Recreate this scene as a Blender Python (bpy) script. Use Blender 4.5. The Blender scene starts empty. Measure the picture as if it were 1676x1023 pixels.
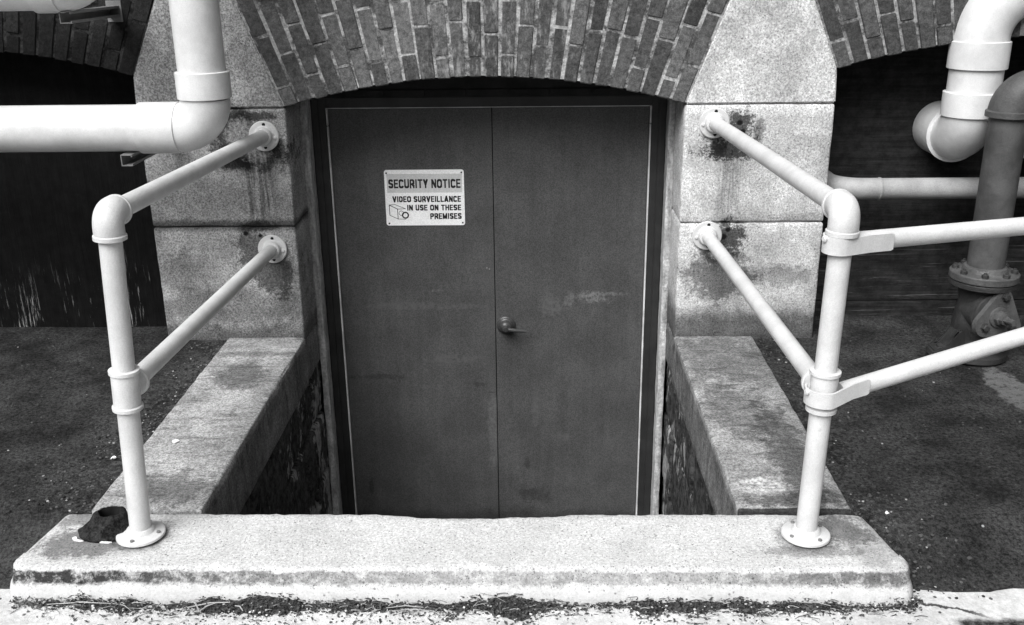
import bpy, bmesh, math, random
from mathutils import Vector, Matrix, noise

random.seed(7)
S = bpy.context.scene
COL = S.collection
R = math.radians
PI = math.pi

# ------------------------------------------------------------------ camera
cam_d = bpy.data.cameras.new('camera')
cam = bpy.data.objects.new('camera', cam_d)
COL.objects.link(cam)
S.camera = cam
cam_d.sensor_width = 36.0
cam_d.lens = 36.0 * 1612.3 / 1676.0
cam_d.clip_start = 0.05
cam_d.clip_end = 500
yaw, pitch, roll = -0.02493, -0.34589, -0.01213
cy, sy, cp, sp, cr, sr = math.cos(yaw), math.sin(yaw), math.cos(pitch), math.sin(pitch), math.cos(roll), math.sin(roll)
fwd = Vector((sy * cp, cy * cp, sp))
rt = Vector((cy, -sy, 0))
up = rt.cross(fwd)
rt2 = cr * rt + sr * up
up2 = -sr * rt + cr * up
M = Matrix((rt2, up2, -fwd)).transposed().to_4x4()
M.translation = Vector((0.20059, -3.97219, 1.54533))
cam.matrix_world = M

# ------------------------------------------------------------------ sky, sun, exposure
SUN_EL, SUN_DIR = R(49), Vector((-0.50, -0.86, 0)).normalized()
w = bpy.data.worlds.new('World')
S.world = w
w.use_nodes = True
wn = w.node_tree
bg = wn.nodes['Background']
sky = wn.nodes.new('ShaderNodeTexSky')
sky.sky_type = 'NISHITA'
sky.sun_disc = False
sky.sun_elevation = SUN_EL
sky.sun_rotation = math.atan2(SUN_DIR.x, SUN_DIR.y)
sky.air_density = 1.0
sky.dust_density = 6.0
bw = wn.nodes.new('ShaderNodeRGBToBW')          # the photograph is black and white
wn.links.new(sky.outputs[0], bw.inputs[0])
# overcast: brightest overhead, dim towards the horizon
tcw = wn.nodes.new('ShaderNodeTexCoord')
sxw = wn.nodes.new('ShaderNodeSeparateXYZ')
wn.links.new(tcw.outputs['Generated'], sxw.inputs[0])
mrw = wn.nodes.new('ShaderNodeMapRange')
mrw.inputs[1].default_value = 0.0
mrw.inputs[2].default_value = 0.9
mrw.inputs[3].default_value = 0.0
mrw.inputs[4].default_value = 1.6
wn.links.new(sxw.outputs[2], mrw.inputs[0])
mlw = wn.nodes.new('ShaderNodeMath')
mlw.operation = 'MULTIPLY'
wn.links.new(bw.outputs[0], mlw.inputs[0])
wn.links.new(mrw.outputs[0], mlw.inputs[1])
wn.links.new(mlw.outputs[0], bg.inputs[0])
bg.inputs[1].default_value = 0.065
sd = bpy.data.lights.new('sun', 'SUN')
sd.energy = 2.4
sd.angle = R(42)
so = bpy.data.objects.new('sun', sd)
COL.objects.link(so)
sdir = Vector((SUN_DIR.x * math.cos(SUN_EL), SUN_DIR.y * math.cos(SUN_EL), math.sin(SUN_EL)))
so.rotation_euler = sdir.to_track_quat('Z', 'Y').to_euler()
S.view_settings.view_transform = 'Standard'
S.view_settings.look = 'None'
S.view_settings.exposure = 0.70
S.view_settings.gamma = 1.0
S.cycles.max_bounces = 6

# ------------------------------------------------------------------ material helpers
class NT:
    def __init__(self, name, rough=0.8, spec=0.3, metal=0.0):
        self.m = bpy.data.materials.new(name)
        self.m.use_nodes = True
        self.t = self.m.node_tree
        self.b = self.t.nodes['Principled BSDF']
        self.b.inputs['Roughness'].default_value = rough
        self.b.inputs['Metallic'].default_value = metal
        self.b.inputs['Specular IOR Level'].default_value = spec
        self.P = self.n('ShaderNodeNewGeometry').outputs['Position']
    def n(self, t, **k):
        o = self.t.nodes.new(t)
        for a, v in k.items():
            setattr(o, a, v)
        return o
    def link(self, a, b):
        self.t.links.new(a, b)
    def put(self, sock, v):
        if isinstance(v, (int, float)):
            sock.default_value = v
        elif isinstance(v, (tuple, list, Vector)):
            sock.default_value = v
        else:
            self.link(v, sock)
    def math(self, op, a, b=0.0, c=None, clamp=False):
        o = self.n('ShaderNodeMath', operation=op, use_clamp=clamp)
        self.put(o.inputs[0], a)
        self.put(o.inputs[1], b)
        if c is not None:
            self.put(o.inputs[2], c)
        return o.outputs[0]
    def vmath(self, op, a, b=None):
        o = self.n('ShaderNodeVectorMath', operation=op)
        self.put(o.inputs[0], a)
        if b is not None:
            self.put(o.inputs[1], b)
        return o.outputs['Value'] if op in ('LENGTH', 'DISTANCE') else o.outputs[0]
    def scaled(self, sx, sy, sz, v=None):
        return self.vmath('MULTIPLY', v or self.P, (sx, sy, sz))
    def noise(self, scale, detail=4, rough=0.55, vec=None, dist=0.0):
        o = self.n('ShaderNodeTexNoise')
        self.link(vec or self.P, o.inputs['Vector'])
        o.inputs['Scale'].default_value = scale
        o.inputs['Detail'].default_value = detail
        o.inputs['Roughness'].default_value = rough
        o.inputs['Distortion'].default_value = dist
        return o.outputs[0]
    def vor(self, scale, vec=None, feat='F1'):
        o = self.n('ShaderNodeTexVoronoi', feature=feat)
        self.link(vec or self.P, o.inputs['Vector'])
        o.inputs['Scale'].default_value = scale
        return o.outputs['Distance']
    def ss(self, v, a, b, lo=0.0, hi=1.0):
        o = self.n('ShaderNodeMapRange', interpolation_type='SMOOTHSTEP')
        self.put(o.inputs[0], v)
        for i, q in ((1, a), (2, b), (3, lo), (4, hi)):
            self.put(o.inputs[i], q)
        return o.outputs[0]
    def mix(self, f, a, b):
        o = self.n('ShaderNodeMix', data_type='FLOAT')
        self.put(o.inputs[0], f)
        self.put(o.inputs[2], a)
        self.put(o.inputs[3], b)
        return o.outputs[0]
    def sep(self, v=None):
        o = self.n('ShaderNodeSeparateXYZ')
        self.link(v or self.P, o.inputs[0])
        return o.outputs
    def blob(self, c, r, amp=0.5, nsc=14, edge=0.22):
        d = self.vmath('LENGTH', self.vmath('MULTIPLY', self.vmath('SUBTRACT', self.P, c), (1 / r[0], 1 / r[1], 1 / r[2])))
        nz = self.noise(nsc, 5, 0.65)
        d = self.math('ADD', d, self.math('MULTIPLY', self.math('SUBTRACT', nz, 0.5), amp * 3.0))
        nf = self.noise(nsc * 4.5, 4, 0.75)
        d = self.math('ADD', d, self.math('MULTIPLY', self.math('SUBTRACT', nf, 0.5), amp * 2.2))
        return self.ss(d, 1.0 - edge * 1.5, 1.0 + edge * 1.5, 1.0, 0.0)
    def darken(self, v, mask, to):
        return self.mix(mask, v, self.math('MULTIPLY', v, to))
    def finish(self, val, bump=None, bs=0.4, bd=0.01):
        o = self.n('ShaderNodeCombineColor')
        for i in range(3):
            self.put(o.inputs[i], val)
        self.link(o.outputs[0], self.b.inputs['Base Color'])
        if bump is not None:
            b = self.n('ShaderNodeBump')
            b.inputs['Strength'].default_value = bs
            b.inputs['Distance'].default_value = bd
            self.link(bump, b.inputs['Height'])
            self.link(b.outputs[0], self.b.inputs['Normal'])
        return self.m

def grain(t, v, amt=0.25, scale=420):
    g = t.noise(scale, 2, 0.6)
    return t.math('MULTIPLY', v, t.ss(g, 0.25, 0.75, 1 - amt, 1 + amt))

def granite(name, base, stains_and_shade=(), mott=0.35, light_blobs=(), extra=None, rough=0.85, fleck=0.45):
    t = NT(name, rough, 0.25)
    sp_ = t.noise(125, 5, 0.85)
    v = t.math('MULTIPLY', base, t.ss(sp_, 0.36, 0.64, 1 - fleck * 1.15, 1 + fleck * 1.05))
    fl = t.vor(170)
    v = t.darken(v, t.math('MULTIPLY', t.ss(fl, 0.18, 0.34, 1, 0), t.ss(t.noise(110, 2), 0.44, 0.56)), 0.30)
    v = t.math('MULTIPLY', v, t.ss(t.noise(38, 5, 0.7), 0.3, 0.7, 1 - fleck * .4, 1 + fleck * .3))
    big = t.noise(5.5, 6, 0.65)
    v = t.math('MULTIPLY', v, t.ss(big, 0.3, 0.7, 1 - mott, 1 + mott * 0.55))
    for c, r, k, amp, nsc in stains_and_shade:
        v = t.darken(v, t.blob(c, r, amp, nsc), k)
    for c, r, k, amp, nsc in light_blobs:
        v = t.mix(t.blob(c, r, amp, nsc), v, t.math('MULTIPLY', k, t.ss(t.noise(75, 6, 0.85), 0.36, 0.64, 0.3, 1.5)))
    if extra:
        v = extra(t, v)
    pit = t.math('MULTIPLY', t.ss(t.vor(58), 0.13, 0.24, 1, 0), t.ss(t.noise(19, 3), 0.48, 0.58))
    v = t.darken(v, pit, 0.45)
    h = t.math('ADD', t.math('MULTIPLY', t.noise(120, 5, 0.75), 0.5), t.math('MULTIPLY', t.noise(24, 4, 0.6), 0.4))
    return t.finish(v, h, 0.5, 0.008)

def paint(name, base, rough=0.45, dirt=0.12, chips=0.0, bumpy=0.25, speck=0.15):
    t = NT(name, rough, 0.4)
    v = t.math('MULTIPLY', base, t.ss(t.noise(9, 5, 0.65), 0.3, 0.7, 1 - dirt, 1 + dirt * 0.3))
    v = grain(t, v, speck, 330)
    if chips:
        m = t.ss(t.noise(38, 6, 0.75), 0.66, 0.72)
        v = t.darken(v, t.math('MULTIPLY', m, chips), 0.35)
    return t.finish(v, t.noise(130, 3), bumpy, 0.002)

# ------------------------------------------------------------------ object helpers
def tag(o, label=None, cat=None, group=None, kind=None):
    if label: o['label'] = label
    if cat: o['category'] = cat
    if group: o['group'] = group
    if kind: o['kind'] = kind
    return o

def thing(name, loc, label, cat, group=None):
    o = bpy.data.objects.new(name, None)
    COL.objects.link(o)
    o.location = loc
    o.empty_display_size = 0.1
    o['origin'] = list(loc)
    return tag(o, label, cat, group)

def wloc(o):
    v = Vector((0, 0, 0))
    while o is not None:
        v = v + o.location
        o = o.parent
    return v

def obj(name, bm, mats, parent=None, smooth=True, loc=None, sharp=35):
    """link a bmesh given in world coordinates as ONE mesh object"""
    base = wloc(parent) if parent else (Vector(loc) if loc else Vector((0, 0, 0)))
    bmesh.ops.recalc_face_normals(bm, faces=bm.faces[:])
    bmesh.ops.translate(bm, verts=bm.verts[:], vec=-base)
    me = bpy.data.meshes.new(name)
    bm.to_mesh(me)
    bm.free()
    for m in (mats if isinstance(mats, (list, tuple)) else [mats]):
        me.materials.append(m)
    if smooth:
        me.shade_smooth()
        me.set_sharp_from_angle(angle=R(sharp))
    o = bpy.data.objects.new(name, me)
    COL.objects.link(o)
    if parent:
        o.parent = parent
    else:
        o.location = base
    return o

def frame(d):
    d = d.normalized()
    a = Vector((0, 0, 1)) if abs(d.z) < 0.9 else Vector((1, 0, 0))
    u = a.cross(d).normalized()
    return u, d.cross(u)

def add_tube(bm, pts, rad, seg=28, cap=True, mat=0):
    pts = [Vector(p) for p in pts]
    rads = rad if isinstance(rad, (list, tuple)) else [rad] * len(pts)
    rings = []
    u = None
    for i, p in enumerate(pts):
        d = (pts[min(i + 1, len(pts) - 1)] - pts[max(i - 1, 0)]).normalized()
        if u is None:
            u, v = frame(d)
        else:
            u = (u - d * u.dot(d)).normalized()
            v = d.cross(u)
        rings.append([bm.verts.new(p + (u * math.cos(2 * PI * k / seg) + v * math.sin(2 * PI * k / seg)) * rads[i]) for k in range(seg)])
    for a, b in zip(rings, rings[1:]):
        for k in range(seg):
            f = bm.faces.new((a[k], a[(k + 1) % seg], b[(k + 1) % seg], b[k]))
            f.material_index = mat
    if cap:
        for r in (rings[0], rings[-1]):
            bm.faces.new(r).material_index = mat

def add_lathe(bm, o, d, prof, seg=36, mat=0):
    """prof: list of (distance along d, radius)"""
    o = Vector(o)
    d = Vector(d).normalized()
    u, v = frame(d)
    rings = []
    for h, r in prof:
        rings.append([bm.verts.new(o + d * h + (u * math.cos(2 * PI * k / seg) + v * math.sin(2 * PI * k / seg)) * max(r, 1e-4)) for k in range(seg)])
    for a, b in zip(rings, rings[1:]):
        for k in range(seg):
            bm.faces.new((a[k], a[(k + 1) % seg], b[(k + 1) % seg], b[k])).material_index = mat
    for r in (rings[0], rings[-1]):
        bm.faces.new(r).material_index = mat

def arc_pts(c, a, b, n=10):
    """quarter bend: corner c, legs leaving toward a and b (vectors of the bend radius)"""
    c, a, b = Vector(c), Vector(a), Vector(b)
    o = c + a + b
    return [o - b * math.cos(t) - a * math.sin(t) for t in [PI / 2 * i / n for i in range(n + 1)]]

def bez(p0, p1, p2, n=12):
    p0, p1, p2 = Vector(p0), Vector(p1), Vector(p2)
    return [(1 - t) ** 2 * p0 + 2 * t * (1 - t) * p1 + t * t * p2 for t in [i / n for i in range(n + 1)]]

def add_box(bm, x0, x1, y0, y1, z0, z1, bev=0.0, mat=0):
    r = bmesh.ops.create_cube(bm, size=1)
    for v in r['verts']:
        v.co = Vector((x0 + (v.co.x + .5) * (x1 - x0), y0 + (v.co.y + .5) * (y1 - y0), z0 + (v.co.z + .5) * (z1 - z0)))
    fs = set(f for v in r['verts'] for f in v.link_faces)
    for f in fs: f.material_index = mat
    if bev:
        es = list(set(e for v in r['verts'] for e in v.link_edges))
        bmesh.ops.bevel(bm, geom=es, offset=bev, segments=2, affect='EDGES', material=mat)

def prism(bm, poly, y0, y1, bev=0.0, mat=0, segs=2):
    a = [bm.verts.new((x, y0, z)) for x, z in poly]
    b = [bm.verts.new((x, y1, z)) for x, z in poly]
    fs = [bm.faces.new(a), bm.faces.new(b[::-1])]
    n = len(poly)
    for i in range(n):
        fs.append(bm.faces.new((a[i], b[i], b[(i + 1) % n], a[(i + 1) % n])))
    for f in fs: f.material_index = mat
    if bev:
        es = list(set(e for f in fs for e in f.edges))
        bmesh.ops.bevel(bm, geom=es, offset=bev, segments=segs, affect='EDGES', material=mat)

def ticks(a, b, r, step):
    n = max(2, int((b - a - 2 * r) / step))
    t = [a, a + r * .35, a + r]
    t += [a + r + (b - a - 2 * r) * i / n for i in range(1, n)]
    return t + [b - r, b - r * .35, b]

def add_stone(bm, x0, x1, y0, y1, z0, z1, r=0.012, step=0.03, amp=0.003, warp=None, seed=0.0, chip=0.0):
    """dressed stone: gridded box with rounded, slightly irregular arrises"""
    X, Y, Z = ticks(x0, x1, r, step), ticks(y0, y1, r, step), ticks(z0, z1, r, step)
    cache = {}
    def V(x, y, z):
        k = (round(x, 5), round(y, 5), round(z, 5))
        if k in cache: return cache[k]
        p = Vector((x, y, z))
        q = Vector((min(max(x, x0 + r), x1 - r), min(max(y, y0 + r), y1 - r), min(max(z, z0 + r), z1 - r)))
        d = p - q
        if d.length > 1e-6:
            nE = sum(1 for c in d if abs(c) > 1e-6)
            rr = r
            n = d.normalized()
            p = q + n * rr
            s = p * 9 + Vector((seed, seed * 2, 0))
            a = amp
            off = noise.noise(s) * a + noise.noise(s * 3.1) * a * .6
            if nE > 1 and chip:
                off -= max(0, noise.noise(p * 23 + Vector((seed, 0, 5)))) * chip
            p = p + n * off
        if warp: p = warp(p)
        cache[k] = bm.verts.new(p)
        return cache[k]
    def grid(A, B, f):
        for a0, a1 in zip(A, A[1:]):
            for b0, b1 in zip(B, B[1:]):
                bm.faces.new((f(a0, b0), f(a1, b0), f(a1, b1), f(a0, b1)))
    for x in (x0, x1): grid(Y, Z, lambda a, b: V(x, a, b))
    for y in (y0, y1): grid(X, Z, lambda a, b: V(a, y, b))
    for z in (z0, z1): grid(X, Y, lambda a, b: V(a, b, z))

def nb(x, y=0.0, z=0.0, s=1.0):
    return noise.noise(Vector((x * s, y * s, z * s)))

# ------------------------------------------------------------------ materials
# --- left pier: grey mottled granite, patched and stained round the two flanges
def left_extra(t, v):
    x, y, z = t.sep()
    # vertical run-off streaks under the upper flange
    st = t.noise(1.0, 4, 0.7, t.scaled(60, 60, 3))
    win = t.math('MULTIPLY', t.ss(x, -1.03, -0.97), t.math('MULTIPLY', t.ss(x, -0.90, -0.84, 1, 0), t.math('MULTIPLY', t.ss(z, 0.50, 0.56), t.ss(z, 0.78, 0.86, 1, 0))))
    v = t.darken(v, t.math('MULTIPLY', win, t.ss(st, 0.36, 0.56)), 0.38)
    jn = t.noise(9, 5, 0.7)
    band = t.ss(t.math('ADD', t.math('ABSOLUTE', t.math('SUBTRACT', z, 0.505)), t.math('MULTIPLY', t.math('SUBTRACT', jn, 0.5), 0.05)), 0.008, 0.034, 1, 0)
    v = t.darken(v, band, 0.35)
    low = t.ss(t.math('ADD', z, t.math('MULTIPLY', t.math('SUBTRACT', jn, 0.5), 0.14)), 0.03, 0.10, 1, 0)
    return t.darken(v, low, 0.42)
G_LEFT = granite('granite_left', 0.37, [  # base darker than the right pier, partly shade put into the colour
    ((-1.025, 0, 0.895), (0.105, .3, 0.105), 0.14, 0.55, 24), ((-1.03, 0, 0.775), (0.085, .3, 0.040), 0.10, 0.6, 20),
    ((-0.93, 0, 0.80), (0.13, .3, 0.06), 0.25, 0.9, 24), ((-0.85, 0, 0.825), (0.045, .3, 0.05), 0.22, 0.9, 30), ((-0.93, 0, 0.955), (0.09, .3, 0.02), 0.2, 0.8, 26),
    ((-1.01, 0, 0.47), (0.011, .3, 0.010), 0.05, 0.1, 30), ((-0.95, 0, 0.46), (0.008, .3, 0.007), 0.05, 0.1, 30),
    ((-0.985, 0, 0.41), (0.06, .3, 0.10), 0.34, 0.9, 22), ((-0.91, 0, 0.30), (0.09, .3, 0.10), 0.30, 0.9, 18), ((-0.95, 0, 0.50), (0.08, .3, 0.02), .3, .8, 20),
    ((-1.1, 0, 0.14), (0.35, .3, 0.09), 0.6, 0.8, 9), ((-1.3, 0, 0.30), (0.07, .3, 0.10), 0.65, 0.9, 14)],
    0.35, [((-0.99, 0, 0.875), (0.062, .3, 0.062), 0.25, 0.5, 26), ((-0.93, 0, 0.80), (0.05, .3, 0.03), 0.28, 0.7, 30)], left_extra, fleck=.5)

def right_extra(t, v):
    x, y, z = t.sep()
    jn = t.noise(10, 5, 0.7)
    st = t.noise(1.0, 4, 0.7, t.scaled(55, 55, 3))
    low = t.ss(t.math('ADD', z, t.math('MULTIPLY', t.math('SUBTRACT', jn, 0.5), 0.16)), 0.07, 0.16, 1, 0)
    v = t.darken(v, low, 0.26)
    win = t.math('MULTIPLY', t.ss(x, 0.93, 0.97), t.math('MULTIPLY', t.ss(x, 1.02, 1.07, 1, 0), t.math('MULTIPLY', t.ss(z, 0.52, 0.58), t.ss(z, 0.70, 0.82, 1, 0))))
    v = t.darken(v, t.math('MULTIPLY', win, t.ss(st, 0.36, 0.6)), 0.5)
    return v
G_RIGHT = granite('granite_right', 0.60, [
    ((1.02, 0, 0.89), (0.06, .3, 0.07), 0.12, 1.0, 26), ((0.985, 0, 0.81), (0.11, .3, 0.045), 0.14, 1.1, 26), ((0.94, 0, 0.83), (0.035, .3, 0.06), .35, .5, 26),
    ((1.10, 0, 0.88), (0.02, .3, 0.05), 0.4, 0.8, 30), ((1.02, 0, 0.915), (0.012, .3, 0.010), 0.05, 0.1, 30), ((1.035, 0, 0.88), (0.010, .3, 0.010), 0.05, 0.2, 30),
    ((1.01, 0, 0.44), (0.06, .3, 0.08), 0.14, 1.0, 26), ((0.94, 0, 0.385), (0.05, .3, 0.05), .45, .8, 26), ((1.00, 0, 0.475), (0.011, .3, 0.010), 0.05, 0.1, 30), ((0.985, 0, 0.445), (0.012, .3, 0.012), 0.08, 0.2, 30),
    ((0.98, 0, 0.27), (0.14, .3, 0.10), 0.36, 0.9, 12), ((1.2, 0, 0.27), (0.15, .3, 0.05), 0.6, 0.9, 14)],
    0.34, [((0.95, 0, 0.37), (0.02, .3, 0.02), 0.5, 0.9, 40)], right_extra, fleck=.38)

def curb_extra(t, v):
    x, y, z = t.sep()
    st = t.noise(1.0, 5, 0.7, t.scaled(7, 34, 7))
    v = t.darken(v, t.math('MULTIPLY', t.ss(st, 0.5, 0.66), 0.8), 0.45)
    side = t.ss(z, -0.03, -0.012, 1, 0)
    vs = t.noise(1.0, 4, 0.7, t.scaled(20, 20, 4))
    return t.darken(v, t.math('MULTIPLY', side, t.ss(vs, 0.3, 0.7, .6, 1)), 0.5)
G_CURB_L = granite('granite_curb_left', 0.36, [((-0.96, -0.42, 0), (0.10, 0.13, .3), 0.42, 0.7, 16), ((-0.93, -1.30, 0), (0.11, 0.10, .3), 0.5, 0.8, 20),
    ((-1.0, -0.2, 0), (0.3, 0.03, .3), 0.6, 0.7, 20)], 0.3, (), curb_extra)
G_CURB_R = granite('granite_curb_right', 0.35, [((0.99, -1.36, 0), (0.16, 0.05, .3), 0.35, 0.7, 20), ((0.96, -0.25, 0), (0.2, 0.25, .3), 0.55, 0.7, 12), ((1.03, -1.02, 0), (0.07, 0.34, .3), 0.40, 0.8, 14), ((0.93, -0.75, 0), (0.10, 0.22, .3), 0.55, 0.8, 18), ((1.0, -1.425, 0), (0.3, 0.012, .3), .12, .4, 30)],
    0.35, [((0.9, -1.28, 0), (0.07, 0.05, .3), 0.5, 0.7, 20)], curb_extra)

def sill_extra(t, v):
    x, y, z = t.sep()
    nz = t.noise(16, 6, 0.75)
    nzl = t.noise(3.0, 3, 0.6)
    lo = t.math('ADD', z, t.math('MULTIPLY', t.math('SUBTRACT', nz, 0.5), 0.03))
    band = t.math('MULTIPLY', t.ss(lo, -0.013, -0.006, 1, 0), t.ss(lo, -0.046, -0.036))
    side = t.math('ADD', t.ss(x, -1.3, 0.1, 1.0, 0.40), t.ss(x, 0.6, 1.1, 0.0, 0.32))
    br = t.math('MULTIPLY', side, t.ss(t.noise(26, 6, 0.8), 0.34, 0.56, 0.25, 1.1), clamp=True)
    band = t.math('MULTIPLY', band, br)
    v = t.darken(v, band, 0.06)
    v = t.mix(t.math('MULTIPLY', t.ss(lo, -0.052, -0.044, 1, 0), 0.7), v, t.math('MULTIPLY', t.ss(nz, .3, .6, .8, 1.0), 0.55))
    return v
G_SILL = granite('granite_sill', 0.55, [((-0.926, -1.565, 0), (0.082, 0.078, .3), 0.5, 0.4, 30), ((0.959, -1.56, 0), (0.082, 0.078, .3), 0.5, 0.4, 30), ((-1.08, -1.60, 0), (0.13, 0.07, .3), 0.34, 0.7, 18), ((-1.1, -1.47, 0), (0.12, 0.05, .3), 0.45, 0.8, 18),  # first two spots: contact shadows painted round the post base flanges
    ((1.06, -1.52, 0), (0.09, 0.08, .3), 0.38, 0.8, 18), ((0.96, -1.63, 0), (0.14, 0.03, .3), 0.55, 0.8, 20), ((1.13, -1.6, 0), (0.06, 0.12, .3), 0.7, 0.6, 15)],
    0.12, (), sill_extra, fleck=.24)

def brick_mat(name, base, mort, eff):
    t = NT(name, 0.9, 0.2)
    ri = t.t.nodes['Geometry'].outputs['Random Per Island'] if 'Geometry' in t.t.nodes else t.n('ShaderNodeNewGeometry').outputs['Random Per Island']
    v = t.math('MULTIPLY', base, t.ss(ri, 0.0, 1.0, 0.66, 1.4))
    v = t.math('MULTIPLY', v, t.ss(t.noise(45, 6, 0.8), 0.32, 0.68, 0.5, 1.45))
    v = t.math('MULTIPLY', v, t.ss(t.noise(3.5, 4, 0.6), 0.32, 0.68, 0.75, 1.25))
    v = grain(t, v, .3, 260)
    x, y, z = t.sep()
    if eff:
        win = t.math('MULTIPLY', t.ss(x, -0.42, -0.1), t.ss(x, 0.15, 0.6, 1, 0))
        sm = t.noise(1.0, 6, 0.75, t.scaled(26, 26, 9))
        v = t.mix(t.math('MULTIPLY', win, t.ss(sm, 0.50, 0.68, 0, .85)), v, 0.34)
    b = t.finish(v, t.noise(60, 6, 0.7), 0.6, 0.008)
    q = NT(name + '_mortar', 0.95, 0.1)
    mv = t2 = q.math('MULTIPLY', mort, q.ss(q.noise(8, 5, 0.75), 0.40, 0.60, 0.20, 1.2))
    mv = q.math('MULTIPLY', mv, q.ss(q.noise(90, 4, 0.7), 0.3, 0.7, 0.7, 1.2))
    m = q.finish(mv, q.noise(80, 6, 0.7), 0.8, 0.01)
    return b, m
BRICK, MORTAR = brick_mat('brick', 0.088, 0.40, True)
BRICK_D, MORTAR_D = brick_mat('brick_side', 0.072, 0.33, False)
BRICK_SHADE, MORTAR_SHADE = brick_mat('shade_brick', 0.013, 0.042, False)  # darker copy of the brick, left-side shade put into its colour

def asphalt():
    t = NT('asphalt', 0.95, 0.12)
    v = t.math('MULTIPLY', 0.034, t.ss(t.noise(85, 6, 0.9), 0.36, 0.64, 0.15, 2.1))
    v = t.math('MULTIPLY', v, t.ss(t.noise(4, 6, 0.65), 0.32, 0.68, 0.5, 1.6))
    x, y, z = t.sep()
    # dusty grit along the two curbs and beside the sill
    ax = t.math('ABSOLUTE', x)
    nearc = t.math('MULTIPLY', t.ss(ax, 1.14, 1.42, 1, 0), t.ss(y, 0.0, .1, 1, 0))
    v = t.mix(t.math('MULTIPLY', nearc, t.ss(t.noise(48, 6, 0.85), 0.47, 0.62, 0, .8)), v, 0.12)
    v = t.mix(t.ss(t.noise(85, 4, 0.8), 0.66, 0.74, 0, .8), v, 0.12)
    # pale streak of old paint at the right
    v = t.mix(t.math('MULTIPLY', t.blob((2.0, -0.60, 0), (0.07, 0.26, .3), 0.5, 9, .12), t.ss(t.noise(40, 4, .7), .36, .5, .3, 1)), v, 0.16)
    h = t.math('ADD', t.noise(110, 5, 0.8), t.math('MULTIPLY', t.noise(22, 4, 0.6), 1.5))
    return t.finish(v, h, 0.9, 0.012)
ASPHALT = asphalt()

def pavement_mat():
    t = NT('pavement_concrete', 0.92, 0.15)
    v = t.math('MULTIPLY', 0.62, t.ss(t.noise(60, 6, 0.8), 0.3, 0.7, 0.75, 1.12))
    v = t.math('MULTIPLY', v, t.ss(t.noise(6, 4, 0.6), 0.3, 0.7, 0.8, 1.05))
    pit = t.math('MULTIPLY', t.ss(t.vor(34), 0.10, 0.2, 1, 0), t.ss(t.noise(9, 3), 0.47, 0.6))
    v = t.darken(v, pit, 0.14)
    x, y, z = t.sep()
    # dark patch at the far right
    pt = t.math('MULTIPLY', t.ss(t.math('ADD', x, t.math('MULTIPLY', t.noise(18, 5, .7), .1)), 1.33, 1.37), t.ss(t.math('ADD', y, t.math('MULTIPLY', t.noise(14, 5, .7), .05)), -1.785, -1.765, 1, 0))
    v = t.mix(pt, v, t.math('MULTIPLY', t.ss(t.noise(70, 5, .8), .4, .65, .3, 2.6), .045))
    crack = t.ss(t.math('ABSOLUTE', t.math('ADD', t.math('SUBTRACT', y, t.math('MULTIPLY_ADD', x, -0.34, -1.29)), t.math('MULTIPLY', t.noise(16, 5, .7), .05))), 0.003, 0.007, 1, 0)
    v = t.darken(v, t.math('MULTIPLY', crack, t.math('MULTIPLY', t.ss(x, 1.15, 1.2), t.ss(x, 1.34, 1.42, 1, 0))), 0.12)
    return t.finish(v, t.math('SUBTRACT', t.noise(90, 6, 0.7), pit), 0.6, 0.008)
PAVE = pavement_mat()

def dirt_mat():
    t = NT('dirt', 1.0, 0.05)
    v = t.math('MULTIPLY', 0.065, t.ss(t.noise(110, 6, 0.85), 0.36, 0.66, 0.2, 3.0))
    return t.finish(v, t.noise(120, 6, 0.8), 1.0, 0.02)
DIRT = dirt_mat()

def door_mat():
    t = NT('door_paint', 0.5, 0.35)
    x, y, z = t.sep()
    v = t.math('MULTIPLY', 0.071, t.ss(t.noise(1.0, 5, 0.7, t.scaled(26, 26, 1.6)), 0.3, 0.7, 0.92, 1.08))
    v = t.math('MULTIPLY', v, t.ss(t.noise(5, 5, 0.6), 0.3, 0.7, 0.85, 1.14))
    v = grain(t, v, 0.42, 230)
    for c, r, k in (((0.47, .35, 0.06), (0.07, .3, 0.025), .19), ((0.36, .35, 0.05), (0.02, .3, 0.04), .14), ((0.27, .35, 0.015), (0.05, .3, 0.05), .105), ((0.56, .35, 0.075), (0.06, .3, 0.008), .15),
                    ((-0.27, .35, 0.095), (0.04, .3, 0.006), .15), ((-0.4, .35, 0.02), (0.15, .3, 0.018), .10), ((-0.15, .35, 0.015), (0.1, .3, 0.012), .095), ((-0.2, .35, -0.25), (0.12, .3, 0.02), .095),
                    ((-0.005, .35, -0.62), (0.022, .3, 0.2), .12), ((0.2, .35, -0.5), (0.02, .3, 0.1), .095), ((0.33, .35, -0.66), (0.03, .3, 0.02), .10)):
        v = t.mix(t.math('MULTIPLY', t.blob(c, r, 0.8, 24), t.ss(t.noise(60, 4, .8), .36, .64, .0, .95)), v, k * 1.05)
    for c, r in (((-0.62, .35, -0.93), (0.012, .3, 0.05)), ((0.16, .35, -0.80), (0.012, .3, 0.04)), ((0.2, .35, -0.98), (0.07, .3, 0.04)), ((-0.05, .35, -0.38), (0.04, .3, 0.012)), ((-0.55, .35, -0.34), (0.12, .3, 0.012))):
        v = t.darken(v, t.blob(c, r, 0.9, 20), 0.68)
    # darker along the bottom
    v = t.darken(v, t.ss(t.math('ADD', z, t.math('MULTIPLY', t.noise(12, 5, .7), .12)), -1.06, -0.98, 1, 0), 0.55)
    return t.finish(v, t.noise(140, 3), 0.25, 0.002)
DOOR = door_mat()
FRAME = paint('frame_paint', 0.028, 0.5, 0.35)
EDGE = paint('bare_metal_strip', 0.68, 0.4, 0.35, 0.6)
DARKIN = paint('dark_infill', 0.022, 0.9, 0.5)
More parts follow.
